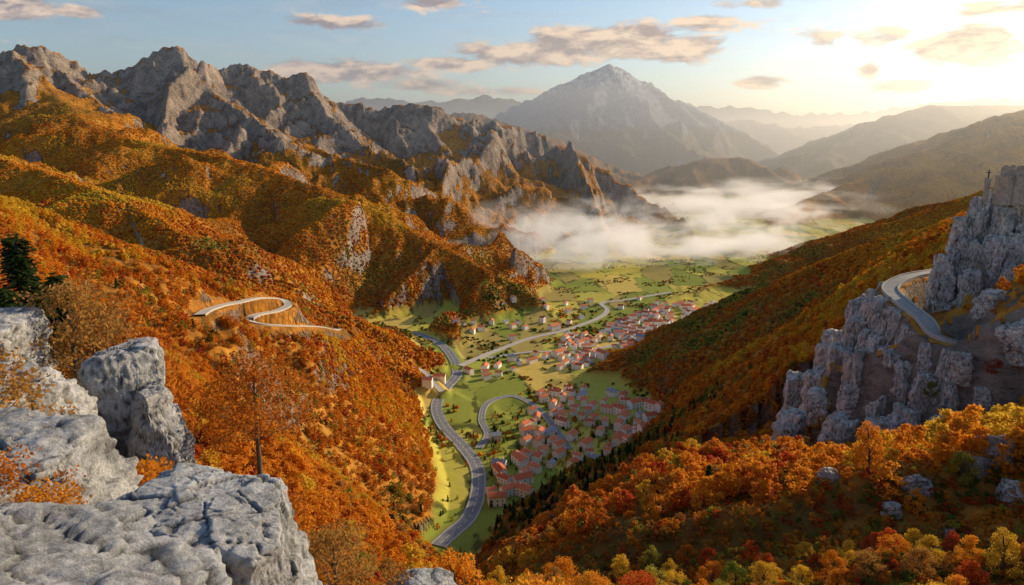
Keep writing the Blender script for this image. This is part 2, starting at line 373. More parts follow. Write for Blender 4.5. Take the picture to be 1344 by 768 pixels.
def leafmat(name,c1,c2,trans=.45):
    m=bpy.data.materials.new(name); m.use_nodes=True; t=NT(m.node_tree); t.n.remove(t.n['Principled BSDF']); out=t.n['Material Output']
    oi=t.add('ShaderNodeObjectInfo').outputs['Random']; pos=t.add('ShaderNodeNewGeometry').outputs['Position']
    n=t.noise(pos,.9,2,.6); f=t.math('ADD',t.math('MULTIPLY',oi,.6),t.math('MULTIPLY',n,.5))
    col=t.mix(t.mr(f,.2,.8),c1,c2)
    d=t.add('ShaderNodeBsdfDiffuse'); tr=t.add('ShaderNodeBsdfTranslucent'); t.l.new(col,d.inputs[0]); t.l.new(col,tr.inputs[0])
    mx=t.add('ShaderNodeMixShader'); mx.inputs[0].default_value=trans; t.l.new(d.outputs[0],mx.inputs[1]); t.l.new(tr.outputs[0],mx.inputs[2]); t.l.new(mx.outputs[0],out.inputs[0])
    return m
LC=dict(orange=((.60,.22,.02),(.80,.36,.035)),rust=((.46,.15,.024),(.64,.23,.028)),yellow=((.60,.38,.04),(.78,.52,.055)),red=((.42,.065,.022),(.58,.12,.028)),
 green=((.10,.145,.028),(.18,.22,.038)),olive=((.27,.26,.042),(.45,.39,.058)),dark=((.03,.055,.022),(.06,.09,.028)),brown=((.34,.18,.055),(.48,.25,.06)))
LM={k:leafmat('foliage_'+k,*v) for k,v in LC.items()}
mB,t,b=newmat('bark',.95,.1); _p=t.add('ShaderNodeNewGeometry').outputs['Position']
t.l.new(t.ramp(t.noise(t.mapping(_p,(1,1,.2)),8,5,.6),[(.3,(.05,.04,.03)),(.7,(.16,.13,.10))]),b.inputs['Base Color']); M_BARK=mB
def plain(name,c1,c2,scale,rough=.85,rnd=None):
    m,t,b=newmat(name,rough,.3); pos=t.add('ShaderNodeNewGeometry').outputs['Position']
    col=t.ramp(t.noise(pos,scale,6,.65),[(.3,c1),(.7,c2)])
    if rnd: 
        oi=t.add('ShaderNodeObjectInfo').outputs['Random']; col=t.mix(.8,col,t.ramp(oi,rnd,'CONSTANT'),'MULTIPLY')
    t.l.new(col,b.inputs['Base Color']); return m
M_WALL=plain('plaster',(.84,.82,.78),(.95,.94,.92),.6,.9,[(0,(1,1,1)),(.5,(.98,.94,.86)),(.7,(.96,.96,.96)),(.87,(.97,.88,.75))])
M_ROOF=plain('clay_tiles',(.62,.16,.07),(.85,.31,.15),1.2,.85,[(0,(1,1,1)),(.3,(.75,.6,.5)),(.45,(.95,.88,.8)),(.7,(.6,.52,.46)),(.78,(1,.8,.65)),(.9,(.72,.5,.4))])
M_ROOFG=plain('slate_tiles',(.24,.26,.29),(.38,.41,.45),1.2,.7)
M_GLASS=plain('window_glass',(.02,.025,.03),(.04,.05,.06),3,.2)
M_WOOD=plain('door_wood',(.08,.045,.02),(.15,.08,.04),3,.7)
M_STONE=plain('castle_stone',(.24,.2,.16),(.52,.45,.36),.7,.95)
M_KERB=plain('pale_concrete',(.38,.36,.33),(.55,.52,.48),1,.9)
M_METAL=plain('dark_metal',(.03,.03,.03),(.06,.06,.06),3,.5)
def mat_road():
    m,t,b=newmat('asphalt',.8,.35); uv=t.add('ShaderNodeUVMap').outputs[0]; pos=t.add('ShaderNodeNewGeometry').outputs['Position']
    s=t.add('ShaderNodeSeparateXYZ'); t.l.new(uv,s.inputs[0])
    x=t.math('ABSOLUTE',t.math('SUBTRACT',s.outputs[0],.5))
    ed=t.math('MULTIPLY',t.math('GREATER_THAN',x,.43),t.math('LESS_THAN',x,.455))
    ce=t.math('MULTIPLY',t.math('LESS_THAN',x,.014),t.math('GREATER_THAN',t.math('FRACT',t.math('MULTIPLY',s.outputs[1],1/9)),.4))
    col=t.ramp(t.noise(pos,.25,6,.6),[(.3,(.17,.17,.175)),(.7,(.27,.27,.27))])
    col=t.mix(t.math('MAXIMUM',ed,ce),col,(.8,.8,.77)); t.l.new(col,b.inputs['Base Color']); return m
M_ROAD=mat_road()
M_ROADP=plain('pale_road_surface',(.45,.41,.35),(.6,.54,.46),.3,.9)
M_ROADG=plain('worn_asphalt',(.26,.25,.24),(.40,.38,.36),.5,.9)
# ---------------------------------------------------------------- object helpers
def obj(name,me,loc=(0,0,0),rot=(0,0,0),scl=(1,1,1),parent=None,label=None,cat=None,kind=None,group=None,mat=None):
    o=bpy.data.objects.new(name,me); o.location=loc; o.rotation_euler=rot; o.scale=scl if hasattr(scl,'__len__') else (scl,)*3
    if parent: o.parent=parent
    if label: o['label']=label
    if cat: o['category']=cat
    if kind: o['kind']=kind
    if group: o['group']=group
    if mat and not me.materials: me.materials.append(mat)
    COL.objects.link(o); return o
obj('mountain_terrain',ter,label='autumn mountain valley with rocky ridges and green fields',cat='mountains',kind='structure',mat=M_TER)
def build_road(R):
    a=R['pts']; w=R['w']; d=np.gradient(a[:,:2],axis=0); d/=np.linalg.norm(d,axis=1)[:,None]+1e-9; n=np.column_stack([d[:,1],-d[:,0]])
    L=np.concatenate([[0],np.cumsum(np.linalg.norm(np.diff(a[:,:2],axis=0),axis=1))])
    kh=.5 if R.get('cl') else .14
    N=len(a); offs=[(-w/2-.7,-2.2),(-w/2-.7,kh),(-w/2-.3,kh),(-w/2-.3,0),(w/2+.3,0),(w/2+.3,kh),(w/2+.7,kh),(w/2+.7,-2.2)]
    co=[]
    for (o,z) in offs:
        co.append(np.column_stack([a[:,0]+n[:,0]*o,a[:,1]+n[:,1]*o,a[:,2]+z+.12]))
    co=np.concatenate(co); F_=[];mi=[]
    for k in range(len(offs)-1):
        for i in range(N-1): F_.append((k*N+i,(k+1)*N+i,(k+1)*N+i+1,k*N+i+1)); mi.append(0 if k==3 else 1)
    me=fast_mesh('road',co,F_,False,mi); me.materials.append(M_ROADG if R.get('cl') else M_ROAD if (w>10 or R is ROADS[2]) else M_ROADP); me.materials.append(M_KERB)
    uv=me.uv_layers.new(name='UVMap'); vi=np.empty(len(me.loops),np.int32); me.loops.foreach_get('vertex_index',vi)
    k=vi//N; i=vi%N; data=np.column_stack([np.where(k<=3,0.,1.),L[i]]); uv.data.foreach_set('uv',data.astype(np.float32).ravel())
    obj('road',me,label=R['lab'],cat='road',kind='structure')
for R in ROADS: build_road(R)
# ---------------------------------------------------------------- rocks
def rock_mesh(size,seed,sub=5,k=8,planes=10,dmin=.78,noise=.05,block=.10,bs=1.0,flat=1.6,crack=.05,cuts=12,hf=.018):
    bm=bmesh.new(); bmesh.ops.create_icosphere(bm,subdivisions=sub,radius=1)
    d=np.array([v.co[:] for v in bm.verts]); fc=np.array([[v.index for v in f.verts] for f in bm.faces]); bm.free()
    r=np.random.default_rng(seed)
    p=d/((np.abs(d)**k).sum(1)**(1/k))[:,None]
    for _ in range(planes):
        nn=r.normal(size=3); nn[2]*=.8; nn/=np.linalg.norm(nn); sup=(np.abs(nn)**(k/(k-1))).sum()**((k-1)/k)
        off=sup*r.uniform(dmin,.97); e=np.maximum(0,p@nn-off); p=p-e[:,None]*nn*.98
    S=np.array(size)/2; p=p*S; m=min(S[0],S[1])
    q=p+seed*13.7; dv=0; f=1/m
    for o in range(4): dv=dv+noise*m*.5**o*perlin3(q[:,0]*f*2**o,q[:,1]*f*2**o,q[:,2]*f*2**o,seed+o)
    p=p+d*dv[:,None]
    for j in range(cuts):
        ax=np.zeros(3); a=r.integers(0,5)
        if a==4: ax[2]=1
        else: ax[a%2]=1 if a<2 else -1
        nn=ax+r.normal(0,.3,3); nn/=np.linalg.norm(nn); s=p@nn; off=np.quantile(s,r.uniform(.90,.98)); e=np.maximum(0,s-off); p=p-e[:,None]*nn*.9
    q=p+seed*13.7
    w=np.stack([perlin3(q[:,0]*f*1.5,q[:,1]*f*1.5,q[:,2]*f*1.5,seed+60+j) for j in range(3)],1)*.10
    th=r.uniform(-.4,.4); cs,sn=math.cos(th),math.sin(th)
    g=np.stack([q[:,0]*cs-q[:,1]*sn,q[:,0]*sn+q[:,1]*cs,q[:,2]*flat+.22*q[:,0]],1)
    crk=0; dv=0
    for o,(sc,am) in enumerate(((1/(m*.75*bs),1.0),(1/(m*.32*bs),.45),(1/(m*.12*bs),.12))):
        F1,F2,R=worley3(g*sc+w*(1 if o==0 else 1.6),seed+o*5)
        e=F2-F1; c=1-sstep(0,.05 if o==0 else .07,e)
        dv=dv+block*m*am*((R-.5)*2)*sstep(0,.02,e)-crack*m*am*c*(1.3 if o==0 else 1)
        crk=np.maximum(crk,c*(1 if o==0 else .5 if o==1 else .15))
    for o in range(4):
        F_=f*4*2**o; dv=dv+hf*m*.6**o*(.4-1.6*np.abs(perlin3(q[:,0]*F_,q[:,1]*F_,q[:,2]*F_*1.4,seed+80+o)))
    hor=np.clip(np.abs(d[:,2])*1.3-.3,0,1); dv=dv*(1-.3*hor)
    p=p+d*dv[:,None]
    me=fast_mesh('rock',p,fc,True)
    a=me.attributes.new('crack','FLOAT','POINT'); a.data.foreach_set('value',crk.astype(np.float32)); return me
def add_rock(c,size,seed,top=True,rotz=0,tilt=(0,0),sub=5,mat=None,label='',name='limestone_boulder',**kw):
    me=rock_mesh(size,seed,sub,**kw); z=c[2]-size[2]/2 if top else c[2]
    return obj(name,me,(c[0],c[1],z),(math.radians(tilt[0]),math.radians(tilt[1]),math.radians(rotz)),label=label,cat='rock',mat=mat or M_ROCK)
lb='weathered pale grey limestone boulder on the cliff edge'
K=dict(k=12,dmin=.88,planes=5,noise=.03,hf=.006,cuts=9)
add_rock((-4.75,4.9,296.45),(4.5,3.9,3.6),3,sub=7,rotz=8,tilt=(2,-1),bs=.5,block=.045,flat=3.4,crack=.035,label='broad cracked grey limestone slab on the cliff edge',**K)
add_rock((-3.4,6.95,296.15),(2.3,1.6,3.4),5,sub=7,rotz=-10,tilt=(0,2),bs=.9,block=.08,flat=3.0,label='squared limestone block at the rim of the cliff',**K)
add_rock((-7.7,8.2,296.35),(4.6,2.8,4.5),11,sub=7,rotz=-8,tilt=(2,2),bs=.7,block=.08,flat=3.0,label=lb,**K)
add_rock((-11.0,12.2,295.9),(5.4,2.6,4.5),15,sub=7,rotz=6,tilt=(0,2),bs=.75,block=.09,flat=3.0,label=lb,**K)
add_rock((-12.4,13.6,296.5),(4.2,2.4,3.9),16,sub=7,rotz=14,tilt=(0,2),bs=.75,block=.09,flat=3.0,label=lb,**K)
add_rock((-8.7,14.6,295.6),(1.5,1.5,4.5),19,sub=6,rotz=25,block=.12,flat=2.6,label='upright layered limestone block beside dry shrubs',k=12,noise=.04,dmin=.84,planes=6,hf=.008,cuts=8)
add_rock((-7.7,13.9,294.8),(1.2,1.4,4),23,sub=6,rotz=5,block=.12,flat=2.6,label='broken limestone block below a rock pillar',k=12,noise=.04,dmin=.84,planes=6,hf=.008,cuts=8)
add_rock((-7.2,5.6,296.6),(1.7,1.3,3),27,sub=6,rotz=40,hf=.008,label='angular grey rock beside a limestone slab')
add_rock((-2.1,6.9,294.6),(1.0,1.3,3),29,sub=6,rotz=10,hf=.008,label='small limestone rock at the foot of a slab')
add_rock((-1.5,9.0,293.6),(1.4,1.0,3),31,sub=6,rotz=60,hf=.008,label='small limestone rock among dry grass')
CL=[((179,254,284.5),(10,10,50),41),((171,251,281),(7,7,46),61),((164,248,274),(8,8,46),42),((189,257,282),(11,11,50),43),((156,244,262),(8,8,42),44),((172,243,268),(7,8,44),45),((182,244,273),(8,9,46),58),((193,248,270),(10,10,46),59),((177,236,258),(8,8,36),62),((163,238,257),(7,7,36),63),((199,262,276),(12,12,46),64),((186,236,262),(9,9,40),65),((167,243,266),(6,6,40),66),((187,247,277),(6,6,40),67),((176,247,278),(6,6,40),68)]
for c,s,sd in CL:
    add_rock(c,s,sd,mat=M_CLIFF,sub=6,rotz=sd*37%90,label='tall fractured limestone crag below the stone ruin',name='rock_crag',noise=.14,block=.24,bs=.7,flat=.8,crack=.10,planes=10,dmin=.66,k=7,cuts=8)
cen=np.array([166,250.]); rr_=np.random.default_rng(12)
L=np.concatenate([[0],np.cumsum(np.linalg.norm(np.diff(CROAD[:,:2],axis=0),axis=1))]); sidx=0
for row,(off,dz,h,stp) in enumerate([(5.4,-.4,46,5.0),(10.5,-8,38,6.2),(16.5,-16,34,8.5),(24,-25,30,11),(33,-33,26,15)]):
    for s_ in np.arange(6,L[-1]-2,stp):
        pt=np.array([np.interp(s_,L,CROAD[:,i]) for i in range(3)]); o=pt[:2]-cen; o/=np.linalg.norm(o)
        if o[1]>.75: continue
        xy=pt[:2]+o*(off+rr_.uniform(-1,1)); wd=rr_.uniform(6,8.5)+row*1.0; sidx+=1
        add_rock((xy[0],xy[1],pt[2]+dz+rr_.uniform(-3,.6)*(1+row)),(wd,wd*.85,h),300+sidx,mat=M_CLIFF,sub=6 if row<2 else 5,rotz=rr_.uniform(0,90),label='fractured pale limestone cliff buttress under the mountain road',name='rock_buttress',noise=.12,block=.22,bs=.7,flat=.7,crack=.10,planes=8,dmin=.68,k=8,cuts=8)
for i,(u,v,w) in enumerate([(1310,590,5),(1335,650,4),(1262,470,7),(1335,430,10),(1088,628,3),(1170,668,2.5),(1200,640,3.5),(1060,548,9),(1290,520,5),(1245,700,1.6),(1040,590,3),(1010,560,6),(1300,390,9),(1240,400,6),(1075,520,9),(1100,545,7),(1040,570,6),(1120,510,9),(1280,610,3.5)]):
    h=hit(u,v+w)
    if h: add_rock((h[0],h[1],h[2]+w*.5),(w,w*.9,w*1.6),70+i,mat=M_CLIFF if h[1]>60 else M_ROCK,sub=6,rotz=i*31,label='pale limestone outcrop among autumn shrubs on the slope',name='rock_outcrop',noise=.10,block=.16,planes=12,k=7,dmin=.65,hf=.012)
# ---------------------------------------------------------------- castle
def box(bm,x0,x1,y0,y1,z0,z1):
    vs=[bm.verts.new((x,y,z)) for z in (z0,z1) for y in (y0,y1) for x in (x0,x1)]
    for f in ((0,2,3,1),(4,5,7,6),(0,1,5,4),(2,6,7,3),(0,4,6,2),(1,3,7,5)): bm.faces.new([vs[i] for i in f])
def bmobj(name,fn,**kw):
    bm=bmesh.new(); fn(bm); me=bpy.data.meshes.new(name); bm.to_mesh(me); bm.free(); return obj(name,me,**kw)
e=obj('stone_fortress',None,(182,250,288.4),(0,0,.3),.6,label='ruined stone fortress tower on top of the rocky crag',cat='castle')
bmobj('wall',lambda bm:box(bm,-6,6,-5,5,-16,5.5),parent=e,mat=M_STONE)
bmobj('wall',lambda bm:box(bm,-11,-6.003,-4,4,-16,1.5),parent=e,mat=M_STONE)
for i in range(7):
    for y in (-5,4.2): bmobj('merlon',lambda bm:box(bm,-6+i*1.87,-6+i*1.87+.95,y,y+.8,5.503,6.8+(.6 if i%3 else -.5)),parent=e,mat=M_STONE)
for i in range(1,5):
    for x in (-6,5.2): bmobj('merlon',lambda bm:box(bm,x,x+.8,-5+i*1.95,-5+i*1.95+.9,5.503,6.8),parent=e,mat=M_STONE)
for i in range(4): bmobj('merlon',lambda bm:box(bm,-10.9+i*1.3,-10.3+i*1.3,-4,-3.3,1.503,2.6),parent=e,mat=M_STONE)
for x,z in ((-3,1),(2.5,1),(2.5,3.4),(-8,-1)):
    bmobj('window',lambda bm:box(bm,x-.35,x+.35,-5.06 if x>-6 else -4.06,-4.9 if x>-6 else -3.9,z,z+1.2),parent=e,mat=M_GLASS)
e=obj('cross_monument',None,(171.5,249,287.8),label='small iron cross on a stone plinth on the fortress rock',cat='monument')
bmobj('plinth',lambda bm:box(bm,-.7,.7,-.7,.7,-8,.6),parent=e,mat=M_STONE)
def f(bm): box(bm,-.15,.15,-.15,.15,.603,3.6); box(bm,-.9,-.153,-.12,.12,2.4,2.7); box(bm,.153,.9,-.12,.12,2.4,2.7)
bmobj('cross',f,parent=e,mat=M_METAL)
# ---------------------------------------------------------------- houses
def house_meshes(w,d,h,rh,grey=False):
    def mk(fn,mat):
        bm=bmesh.new(); fn(bm); me=bpy.data.meshes.new('part'); bm.to_mesh(me); bm.free(); me.materials.append(mat); return me
    def wall(bm):
        v=[bm.verts.new(p) for p in [(-w/2,-d/2,-3),(w/2,-d/2,-3),(w/2,d/2,-3),(-w/2,d/2,-3),(-w/2,-d/2,h),(w/2,-d/2,h),(w/2,d/2,h),(-w/2,d/2,h),(-w/2,0,h+rh),(w/2,0,h+rh)]]
        for f in ((0,1,5,4),(2,3,7,6)): bm.faces.new([v[i] for i in f])
        bm.faces.new([v[i] for i in (1,2,6,9,5)]); bm.faces.new([v[i] for i in (3,0,4,8,7)])
    def roof(bm):
        o=.5; t=.3; sl=rh/(d/2); y=d/2+o; z=h-o*sl
        for s in (-1,1):
            v=[bm.verts.new(p) for p in [(-w/2-o,s*y,z+.06),(w/2+o,s*y,z+.06),(w/2+o,0,h+rh+.06),(-w/2-o,0,h+rh+.06),(-w/2-o,s*y,z+.06+t),(w/2+o,s*y,z+.06+t),(w/2+o,0,h+rh+.06+t),(-w/2-o,0,h+rh+.06+t)]]
            for f in ((0,1,2,3),(4,5,6,7),(0,1,5,4),(0,3,7,4),(1,2,6,5)): bm.faces.new([v[i] for i in f])
        bmesh.ops.recalc_face_normals(bm,faces=bm.faces)
    def chim(bm): box(bm,w*.22,w*.22+.8,d*.12,d*.12+.8,h+rh*.5,h+rh+1.1); box(bm,w*.22-.12,w*.22+.92,d*.12-.12,d*.12+.92,h+rh+1.103,h+rh+1.35)
    win=lambda bm:box(bm,-.55,.55,-.06,.06,0,1.4)
    dr=lambda bm:box(bm,-.6,.6,-.06,.06,0,2.2)
    return dict(w=w,d=d,h=h,wall=mk(wall,M_WALL),roof=mk(roof,M_ROOFG if grey else M_ROOF),chim=mk(chim,M_WALL),win=mk(win,M_GLASS),door=mk(dr,M_WOOD))
HM=[house_meshes(11,8,7.5,2.0),house_meshes(14,9,8,2.3),house_meshes(9,8,9,1.8),house_meshes(18,10,7.5,2.5),house_meshes(12,9,6.5,2.4,True),house_meshes(22,11,5,2.6,True)]
HP=[]
def village(px,n,mind,ang,near,hmax=22,tries=12000,thr=-.28,sc=(.68,1.08)):
    poly=np.array([FL(*p) for p in px]); k=0
    xs=np.random.default_rng(len(HP)+5).uniform(poly[:,0].min(),poly[:,0].max(),tries); ys=np.random.default_rng(len(HP)+6).uniform(poly[:,1].min(),poly[:,1].max(),tries)
    ins=np.zeros(tries,bool)
    for (x1,y1),(x2,y2) in zip(poly,np.roll(poly,1,0)):
        ins^=((y1>ys)!=(y2>ys))&(xs<(x2-x1)*(ys-y1)/(y2-y1+1e-9)+x1)
    xs=xs[ins]; ys=ys[ins]; zs,_,rd=height(xs,ys,True); dn=perlin2(xs/55,ys/55,44)
    for x,y,z,r_,dq in zip(xs,ys,zs,rd,dn):
        if r_<6 or z>hmax or dq<thr: continue
        md=mind*(1+max(0,-dq)*.9)
        if any((x-a)**2+(y-b)**2<md**2 for a,b,*_ in HP): continue
        x,y,z=float(x),float(y),float(z)
        HP.append((x,y,z,near))
        mi=random.choices(range(6),[5,5,3,2,1.5,.4 if near else .1])[0]; M=HM[mi]
        rz=ang+random.choice([0,0,math.pi/2])+random.gauss(0,.3)+.6*math.sin(x*.02)
        s=random.uniform(*sc)
        grey=mi>=4
        lab=('white plastered house with grey slate roof' if grey else 'white plastered village house with red tiled roof')+(' in the valley village' if near else ' among fields')
        e=obj('village_house',None,(x,y,z),(0,0,rz),s,label=lab,cat='house',group='houses of the valley village')
        obj('wall',M['wall'],parent=e); r=obj('roof',M['roof'],parent=e)
        if near:
            obj('chimney',M['chim'],parent=r)
            for sx in (-.3,0,.3):
                for sy in (-1,1):
                    for zz in (.9,4.0):
                        if sx==0 and sy==-1 and zz<1: continue
                        obj('window',M['win'],(sx*M['w'],sy*(M['d']/2+.0),zz),parent=e)
            obj('door',M['door'],(0,-M['d']/2,0),parent=e)
        k+=1
        if k>=n: break
village([(690,556),(712,512),(800,512),(872,543),(846,596),(770,612),(700,650),(632,668),(640,628)],84,12.8,.6,True,thr=-.45)
village([(632,575),(660,580),(650,640),(632,640)],5,13,.3,True)
village([(722,486),(745,440),(800,430),(860,403),(935,396),(940,412),(890,440),(830,462),(760,488)],150,12.5,.3,False,thr=-.4)
village([(590,432),(680,420),(690,432),(600,440)],10,22,.3,False)
village([(612,492),(700,462),(720,470),(640,498)],12,18,.3,False)
village([(560,508),(590,500),(588,520),(562,524)],2,16,.3,False,sc=(1,1.2))
village([(640,400),(800,395),(850,390),(780,430),(660,450)],14,40,.3,False)
# ---------------------------------------------------------------- trees
def tube(pts,rads,n=6):
    co=[];fc=[]
    for k,(p,r) in enumerate(zip(pts,rads)):
        for i in range(n):
            a=2*math.pi*i/n; co.append((p[0]+r*math.cos(a),p[1]+r*math.sin(a),p[2]))
    for k in range(len(pts)-1):
        for i in range(n): fc.append((k*n+i,k*n+(i+1)%n,(k+1)*n+(i+1)%n,(k+1)*n+i))
    return co,fc
def decid(seed,h,rad,nclump,nleaf,lsize,low=.25):
    r=np.random.default_rng(seed)
    co=[];fc=[]
    def addt(p,q):
        o=len(co); co.extend(p); fc.extend([tuple(i+o for i in f) for f in q])
    bend=r.normal(0,.04*h,2)
    tp=[(bend[0]*t*t,bend[1]*t*t,-.8+(h*.85+.8)*t) for t in np.linspace(0,1,7)]
    addt(*tube(tp,[h*.028*(1-.85*t)+.01 for t in np.linspace(0,1,7)],7))
    cl=[]
    for i in range(nclump):
        t=r.uniform(low,1.0); prof=math.sin(math.pi*min(1,(t-low)/(1-low)*.8+.18))**.6
        a=r.uniform(0,2*math.pi); rr_=rad*prof*math.sqrt(r.uniform(.15,1))
        c=np.array([rr_*math.cos(a)+bend[0]*t,rr_*math.sin(a)+bend[1]*t,h*t*.93]); cl.append((c,rad*r.uniform(.22,.4)))
        tb=max(.1,t-.25); b=np.array([bend[0]*tb*tb,bend[1]*tb*tb,h*.85*tb])
        if i%2==0:
            m=(b+c)/2+np.array([0,0,-.03*h]); addt(*tube([b,m,c],[h*.011,h*.007,h*.002],4))
    trunk=fast_mesh('trunk',np.array(co),np.array(fc)); trunk.materials.append(M_BARK)
    C=[]
    for c,s in cl:
        d=r.normal(size=(nleaf,3)); d/=np.linalg.norm(d,axis=1)[:,None]; d*=s*(r.uniform(.2,1.1,(nleaf,1))**.5); d[:,2]*=.75
        C.append(c+d)
    C=np.concatenate(C); N=len(C)
    a=r.normal(size=(N,3)); a/=np.linalg.norm(a,axis=1)[:,None]; b=np.cross(a,r.normal(size=(N,3))); b/=np.linalg.norm(b,axis=1)[:,None]
    L=lsize*r.uniform(.6,1.3,(N,1))
    v=np.stack([C-a*L,C+b*L*.55,C+a*L,C-b*L*.55],1).reshape(-1,3); f=np.arange(N*4).reshape(N,4)
    return trunk,v,f
def conifer(seed,h,rad,nb,ls):
    r=np.random.default_rng(seed)
    co,fc=tube([(0,0,-.8),(0,0,h*.5),(0,0,h*.97)],[h*.02,h*.012,.01],7); trunk=fast_mesh('trunk',np.array(co),np.array(fc)); trunk.materials.append(M_BARK)
    V=[]
    for i in range(nb):
        t=r.uniform(.08,1)**.9; R=rad*(1-t)**.85*r.uniform(.7,1.1)+.05; a=r.uniform(0,2*math.pi)
        for k in range(7):
            f=(k+1)/7; c=np.array([R*f*math.cos(a),R*f*math.sin(a),h*t-R*f*.28])
            for _ in range(2):
                a2=a+r.normal(0,.9); d=np.array([math.cos(a2),math.sin(a2),r.uniform(-.45,.1)]); s=np.array([-math.sin(a2),math.cos(a2),r.normal(0,.4)])
                c2=c+r.normal(0,.08*rad,3); L=ls*r.uniform(.7,1.3)
                V+= [c2-d*L*.4,c2+s*L*.3,c2+d*L,c2-s*L*.3]
    V=np.array(V); return trunk,V,np.arange(len(V)).reshape(-1,4)
def crowns(v,f,cols):
    out={}
    for c in cols:
        me=fast_mesh('crown',v,f,False); me.materials.append(LM[c]); out[c]=me
    return out
CN=['orange','rust','yellow','red','green','olive','brown']
HI=[]
for sd,(h,rd,nc_,nl,ls,low) in enumerate([(7,2.6,46,95,.13,.2),(8,2.3,46,95,.13,.25),(5.5,2.6,42,95,.12,.12)]):
    tr,v,f=decid(100+sd,h,rd,nc_,nl,ls,low); HI.append((tr,crowns(v,f,CN)))
SH=[]
for sd,(h,rd) in enumerate([(2.4,1.6),(1.8,1.5),(3.0,1.6)]):
    tr,v,f=decid(200+sd,h,rd,36,110,.055,.05); SH.append((tr,crowns(v,f,CN)))
PN=[]
for sd,(h,rd) in enumerate([(9,2.4),(7.5,2.1)]):
    tr,v,f=conifer(300+sd,h,rd,300,.28); PN.append((tr,crowns(v,f,['dark'])))
def tmpl_collection(name,items):
    c=bpy.data.collections.new(name)
    for i,me in enumerate(items):
        o=bpy.data.objects.new('t%03d_%s'%(i,name),me); c.objects.link(o)
    return c
def scatter(name,pos,idx,scl,rz,coll,label,cat='trees'):
    me=bpy.data.meshes.new(name); n=len(pos); me.vertices.add(n); me.vertices.foreach_set('co',np.asarray(pos,np.float32).ravel())
    a=me.attributes.new('kindidx','INT','POINT'); a.data.foreach_set('value',np.asarray(idx,np.int32))
    a=me.attributes.new('scl','FLOAT_VECTOR','POINT'); a.data.foreach_set('vector',np.asarray(scl,np.float32).ravel())
    r=np.zeros((n,3),np.float32); r[:,2]=rz; a=me.attributes.new('rotv','FLOAT_VECTOR','POINT'); a.data.foreach_set('vector',r.ravel())
    o=obj(name,me,label=label,cat=cat,kind='stuff')
    ng=bpy.data.node_groups.new('scatter_'+name,'GeometryNodeTree'); ng.interface.new_socket('Geometry',in_out='INPUT',socket_type='NodeSocketGeometry'); ng.interface.new_socket('Geometry',in_out='OUTPUT',socket_type='NodeSocketGeometry')
    N=ng.nodes; L=ng.links; gi=N.new('NodeGroupInput'); go=N.new('NodeGroupOutput'); ci=N.new('GeometryNodeCollectionInfo'); ci.inputs['Collection'].default_value=coll
    ci.inputs['Separate Children'].default_value=True; ci.inputs['Reset Children'].default_value=True
    ip=N.new('GeometryNodeInstanceOnPoints'); L.new(gi.outputs[0],ip.inputs['Points']); L.new(ci.outputs[0],ip.inputs['Instance']); ip.inputs['Pick Instance'].default_value=True
    def na(nm,ty):
        x=N.new('GeometryNodeInputNamedAttribute'); x.data_type=ty; x.inputs[0].default_value=nm
        return [s for s in x.outputs if s.enabled][0]
    L.new(na('kindidx','INT'),ip.inputs['Instance Index']); L.new(na('scl','FLOAT_VECTOR'),ip.inputs['Scale']); L.new(na('rotv','FLOAT_VECTOR'),ip.inputs['Rotation'])
    L.new(ip.outputs[0],go.inputs[0]); md=o.modifiers.new('scatter','NODES'); md.node_group=ng
    return o
AC=['dark','green','olive','brown','rust','red','orange','yellow']
mid=[]
for sd in range(2):
    _,v,f=decid(400+sd,7,2.7,28,28,.34,.08)
    for c in AC[1:]:
        me=fast_mesh('m',v,f,False); me.materials.append(LM[c]); mid.append(me)
_,v,f=conifer(410,8.5,2.0,60,.75); me=fast_mesh('m',v,f,False); me.materials.append(LM['dark']); mid.append(me)
C_MID=tmpl_collection('mid_trees',mid)
far=[]
for sd in range(2):
    bm=bmesh.new(); bmesh.ops.create_icosphere(bm,subdivisions=2,radius=1); d=np.array([v.co[:] for v in bm.verts]); fc=np.array([[v.index for v in f.verts] for f in bm.faces]); bm.free()
    q=d*(1+.38*perlin3(d[:,0]*1.7+sd*9,d[:,1]*1.7,d[:,2]*1.7,sd)+.22*np.random.default_rng(sd).normal(size=len(d)))[:,None]; q[:,2]=q[:,2]*.9+.2
    for c in AC:
        me=fast_mesh('f',q*3.0,fc,False); me.materials.append(LM[c]); far.append(me)
C_FAR=tmpl_collection('far_trees',far)
tf=[]
for sd in range(2):
    _,v,f=decid(500+sd,.9,.55,12,40,.055,.0)
    for c in ['rust','olive','brown','orange','red','green']:
        me=fast_mesh('tf',v,f,False); me.materials.append(LM[c]); tf.append(me)
C_TUF=tmpl_collection('tufts',tf)
vegd=(1-np.clip(rock,0,1)*.95)*(RD>3)*np.where(CRD<16,.35,1)
infr=(np.abs(XG)<.86*YG+25)&(YG>4)
def sample(n,w):
    w=w[:-1,:-1]*AREA[:-1,:-1]; p=w.ravel()/w.sum(); k=rng.choice(len(p),n,p=p); i=k//(NC-1); j=k%(NC-1)
    a=rng.random(n); b=rng.random(n)
    B=lambda A:(A[i,j]*(1-a)*(1-b)+A[i+1,j]*a*(1-b)+A[i,j+1]*(1-a)*b+A[i+1,j+1]*a*b)
    return np.column_stack([B(XG),B(YG),B(ZG)]),B(CRD),B(floor)
HA=np.array([(h[0],h[1]) for h in HP])
def clear_houses(pos,rad):
    keep=np.ones(len(pos),bool)
    for x,y in HA: keep&=(pos[:,0]-x)**2+(pos[:,1]-y)**2>rad*rad
    return keep
